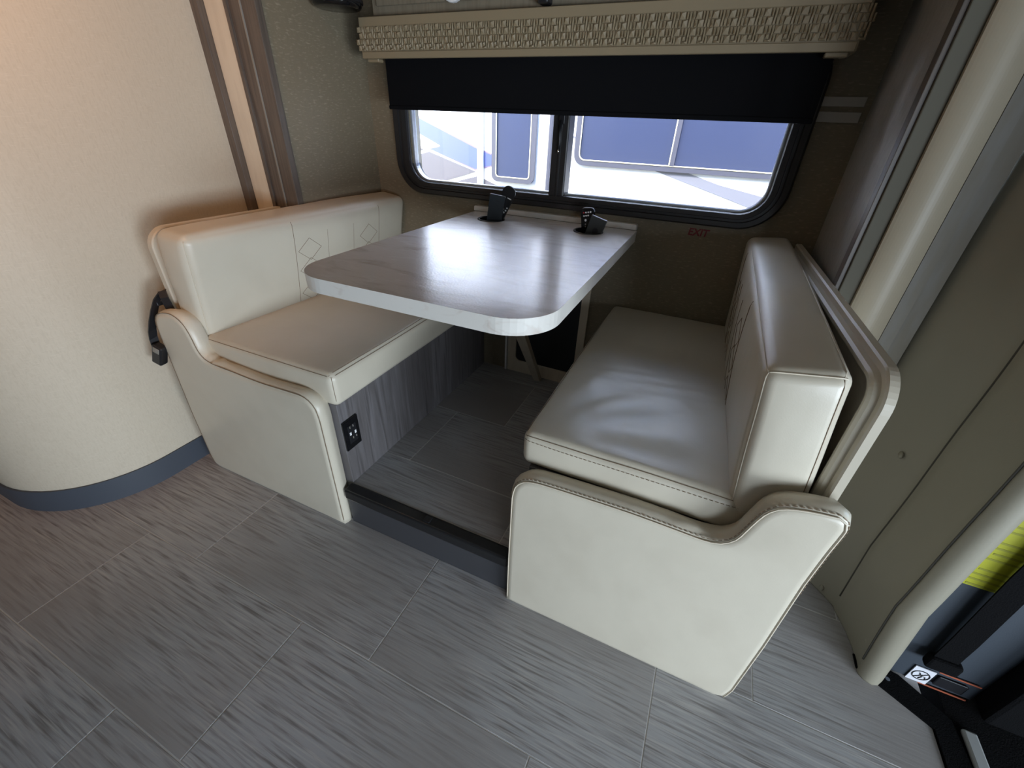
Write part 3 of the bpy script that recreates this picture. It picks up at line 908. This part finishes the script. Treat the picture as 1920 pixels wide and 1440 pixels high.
# access frame low on the window wall
fr = thing('access_panel', 'dark hatch in a beige frame low on the wall under the table', 'panel', (-.52, 1.49, FS))
ring('frame', rrect(-.672, -.345, FS, .75, .002, 6), rrect(-.635, -.375, FS + .055, .73, .02, 6), WY - .009, WY, trimcream, fr, 'y')
box('hatch', (-.64, WY - .003, FS + .05), (-.37, WY - .0005, .735), blackm, fr)
box('edge_strip', (-.684, WY - .014, FS), (-.675, WY - .001, .75), white_m, fr, .001, 1)

# ================================================================== PADDED WALL AND CAB (right)
pw = thing('padded_partition', 'olive padded vinyl cover on the post right of the dinette, with buttons', 'padded cover', (.54, .95, 0))
plan = [(.440, 1.105), (.445, 1.092), (.47, 1.055), (.505, 1.012), (.530, .980), (.5365, .966), (.534, .958), (.537, .94), (.545, .90), (.549, .86), (.549, .83), (.548, .812), (.545, .805), (.547, .797), (.556, .788),
        (.572, .784), (.586, .790), (.596, .802), (.602, .82), (.604, .86)]
rows = [0, .004] + [i * .05 for i in range(1, 41)]
v, f = [], []; n = len(plan)
for z in rows:
    for i, (x, y) in enumerate(plan):
        k = noise.noise(Vector((x * 9, y * 9, z * 5))) * .004
        lower = max(0, 1 - z / .25) * (.028 if i >= 10 else .028 * i / 10)
        sx = lower + k
        v.append((x + sx, y + k * .6, z))
for a in range(len(rows) - 1):
    for i in range(n - 1): f.append((a * n + i, a * n + i + 1, (a + 1) * n + i + 1, (a + 1) * n + i))
pc = mesh('cover', v, f, quilt, pw, True, fix=False)
sm = pc.modifiers.new('thick', 'SOLIDIFY'); sm.thickness = .012; sm.offset = -1 if True else 1


def coverline(idx, z0, z1, out=(0, 0)):
    res = []
    for a, z in enumerate(rows):
        if z0 <= z <= z1: p = v[a * n + idx]; res.append((p[0] + out[0], p[1] + out[1], p[2]))
    return res


tube('seam', coverline(5, .03, 1.99, (-.0005, -.0005)), .0022, mat('dark_seam', (.05, .045, .035), .8), pw, 5)
tube('seam', coverline(12, .03, 1.99, (-.0015, -.0005)), .0018, MATS['dark_seam'], pw, 5)
for (bx, by, bz) in ((.503, 1.012, .485), (.553, .862, .485), (.520, 1.0, .02), (.571, .84, .075)):
    bb = bmesh.new(); bmesh.ops.create_uvsphere(bb, u_segments=14, v_segments=8, radius=.0085)
    for q in bb.verts: q.co = Vector((q.co.x * .5 + bx, q.co.y + by, q.co.z + bz))
    from_bm('button', bb, quilt, pw, True)

cp = thing('cab_post_panel', 'slate plastic post panel behind the padded cover', 'panel', (.70, .86, 0))
prism('panel', [(.59, .845), (.60, .842), (.80, .846), (.80, .90), (.59, .90)], .0, 1.95, cabpanel, cp)
lb = box('warning_label', (.612, .8405, .335), (.692, .8425, .66), yellow, cp)
bm_ = bmesh.new(); random.seed(3)
for k in range(22):
    z = .338 + k * .0145
    if k % 5 == 4: continue
    x0 = .618; x1 = .686 - random.random() * .02
    box('', (x0 + (.01 if k % 3 == 0 else 0), .8400, z), (x1, .8406, z + .0045), None, bm=bm_)
tag(from_bm('print_lines', bm_, yellowd, lb), 'illegible darker print lines', kind='stuff')
stk = box('pictogram_sticker', (.676, .8395, -.0), (.714, .8415, .052), paper, cp)
stk.data.transform(Matrix.Translation((0, 0, 0.0)))
ring('circle', cir(.695, .026, .0165, 28), cir(.695, .026, .0145, 28), .8385, .8396, blackm, stk, 'y')
bm_ = bmesh.new()
tube('', [(.684, .8388, .014), (.706, .8388, .038)], .0009, None, bm=bm_, n=4)
tube('', [(.690, .8388, .034), (.698, .8388, .022), (.694, .8388, .014)], .0012, None, bm=bm_, n=4)
tube('', [(.692, .8388, .026), (.704, .8388, .024), (.706, .8388, .016)], .0010, None, bm=bm_, n=4)
from_bm('figure', bm_, blackm, stk)
box('orange_line', (.676, .8398, -.004), (.79, .8412, .0), orange_m, cp)
box('orange_line', (.716, .8398, .056), (.79, .8412, .060), orange_m, cp)
box('dark_slot', (.722, .8392, .012), (.775, .8412, .045), blackm, cp, .002)

bl = thing('seat_belt', 'black seat belt webbing hanging beside the yellow warning label', 'seat belt', (.73, .82, .1))
ribbon('webbing', [(.692, .824, .105), (.689, .822, .20), (.679, .82, .40), (.676, .82, .70), (.675, .82, 1.2), (.675, .82, 1.7)], (.042, 0, 0), .003, carpet, bl)
box('end_anchor', (.664, .812, .09), (.722, .834, .125), carpet, bl, .006, 2)

sbx = thing('cab_seat_base', 'black carpeted box at the cab doorway with loose screws', 'box', (1.0, .8, 0))
box('body', (.803, .80, 0), (1.25, .90, .62), carpet, sbx, .01, 2)
for (x, z) in ((.845, .12), (.93, .20)):
    prism('screw', cir(x, z, .006, 10), .797, .801, chrome, sbx, 'y')

th = thing('threshold_edging', 'black edging where the tile floor meets the cab', 'edging', (.70, .7, 0))
prism('edging', [(.572, .812), (.702, .738), (.703, .66), (.703, -2.2), (.752, -2.2), (.752, .66), (.742, .775), (.66, .835), (.60, .845), (.572, .845)], -.02, .004, carpet, th)
for (x, y) in ((.607, .825), (.634, .812)):
    prism('screw', cir(x, y, .005, 10), .004, .0055, chrome, th)
cf = box('floor_cab', (.74, -2.3, -.08), (2.9, .9, -.004), carpet)
struct(cf, 'black carpeted cab floor', 'floor')
dl = thing('door_sill_strip', 'pale grey metal strip on the black cab floor', 'strip', (.765, .6, 0))
box('strip', (.755, -.6, -.004), (.781, .765, .008), mat('pale_sill', (.30, .31, .31), .45), dl, .004, 2)

# ================================================================== OUTSIDE
gr = box('ground', (-9, 1.7, -1.0), (9, 14, -.9), asphalt); struct(gr, 'asphalt lot outside the window', 'ground')
OY = 3.2
mh = thing('motorhome', 'white motorhome with blue and grey graphics parked outside the window', 'motorhome', (-.8, OY + .1, -.5))
bodym = box('side_wall', (-4.5, OY, -.45), (3.0, OY + .1, 2.3), gel_w, mh, .01, 2)
b_ = lambda nm, pl_, m_, d=.004, par=mh: prism(nm, pl_, OY - d, OY - .0002, m_, par, 'y')
b_('outline_stripe', [(-3.2, 1.408), (-1.735, .889), (-1.60, .851), (-1.60, .780), (-1.764, .738), (-2.215, .876), (-2.12, .875), (-2.075, .888), (-2.08, .893), (-3.2, 1.345)], gel_dk, .0035)
b_('blue_stripe', [(-3.2, 1.40), (-1.74, .881), (-1.605, .844), (-1.605, .786), (-1.764, .747), (-2.169, .861), (-2.081, .880), (-2.071, .886), (-2.081, .893), (-3.2, 1.335)], gel_b, .0045)
b_('grey_patch', [(-3.2, 1.20), (-2.351, .890), (-2.228, .856), (-2.36, .818), (-3.2, .58)], gel_g, .0045)
b_('grey_patch', [(-2.179, .842), (-1.760, .729), (-2.051, .640), (-2.15, .60), (-3.2, .28), (-3.2, .56), (-2.363, .793)], gel_g, .0045)
b_('grey_patch', [(-1.98, .637), (-1.741, .700), (-1.60, .655), (-1.45, .60), (-1.2, .50), (-1.6, .42), (-2.3, .52)], gel_g, .0045)
b_('grey_swoosh', [(-.46, .835), (-.25, .835), (-.025, .775), (.245, .728), (.9, .60), (.9, .45), (.202, .655), (-.025, .718)], gel_lg, .003)
b_('grey_swoosh', [(-1.03, 1.006), (-.965, .990), (-.965, .980), (-1.03, .996)], gel_lg, .003)
box('corner_trim', (-1.737, OY - .03, -.4), (-1.688, OY, 2.2), gel_w, mh, .008, 2)
dr = box('entry_door', (-1.66, OY - .0015, -.2), (-1.165, OY, 1.75), gel_w, mh)
box('door_edge', (-1.178, OY - .026, -.2), (-1.150, OY, 1.75), ext_frame, dr, .006, 2)


def ext_window(x0, x1, z0, z1, r, par, y, mid=None):
    fr_ = ring('window_frame', rrect(x0, x1, z0, z1, r, 8), rrect(x0 + .04, x1 - .04, z0 + .035, z1 - .04, max(.01, r - .03), 8), y - .018, y, ext_frame, par, 'y')
    box('pane', (x0 + .03, y - .008, z0 + .028), (x1 - .03, y - .003, z1 - .03), ext_glass, fr_)
    ring('bead', rrect(x0 + .036, x1 - .036, z0 + .031, z1 - .036, max(.012, r - .027), 8), rrect(x0 + .042, x1 - .042, z0 + .037, z1 - .042, max(.01, r - .032), 8), y - .021, y - .017, gold, fr_, 'y')
    if mid:
        box('divider', (mid, y - .022, z0 + .034), (mid + .028, y - .004, z1 - .038), ext_frame, fr_)
        box('bead_bar', (mid - .006, y - .023, z0 + .034), (mid, y - .005, z1 - .038), gold, fr_)


ext_window(-1.610, -1.265, .680, 1.62, .05, mh, OY - .018)
ext_window(-.985, .90, .828, 1.60, .07, mh, OY, -.345)
prism('hatch_trim', rrect(-.735, .010, .40, .664, .04, 8), OY - .006, OY, mat('hatch_cream', (.62, .56, .50), .5), mh, 'y', bev=.003)
prism('hatch_cover', rrect(-.722, -.003, .405, .655, .035, 8), OY - .010, OY - .006, gel_w, mh, 'y', bev=.002)
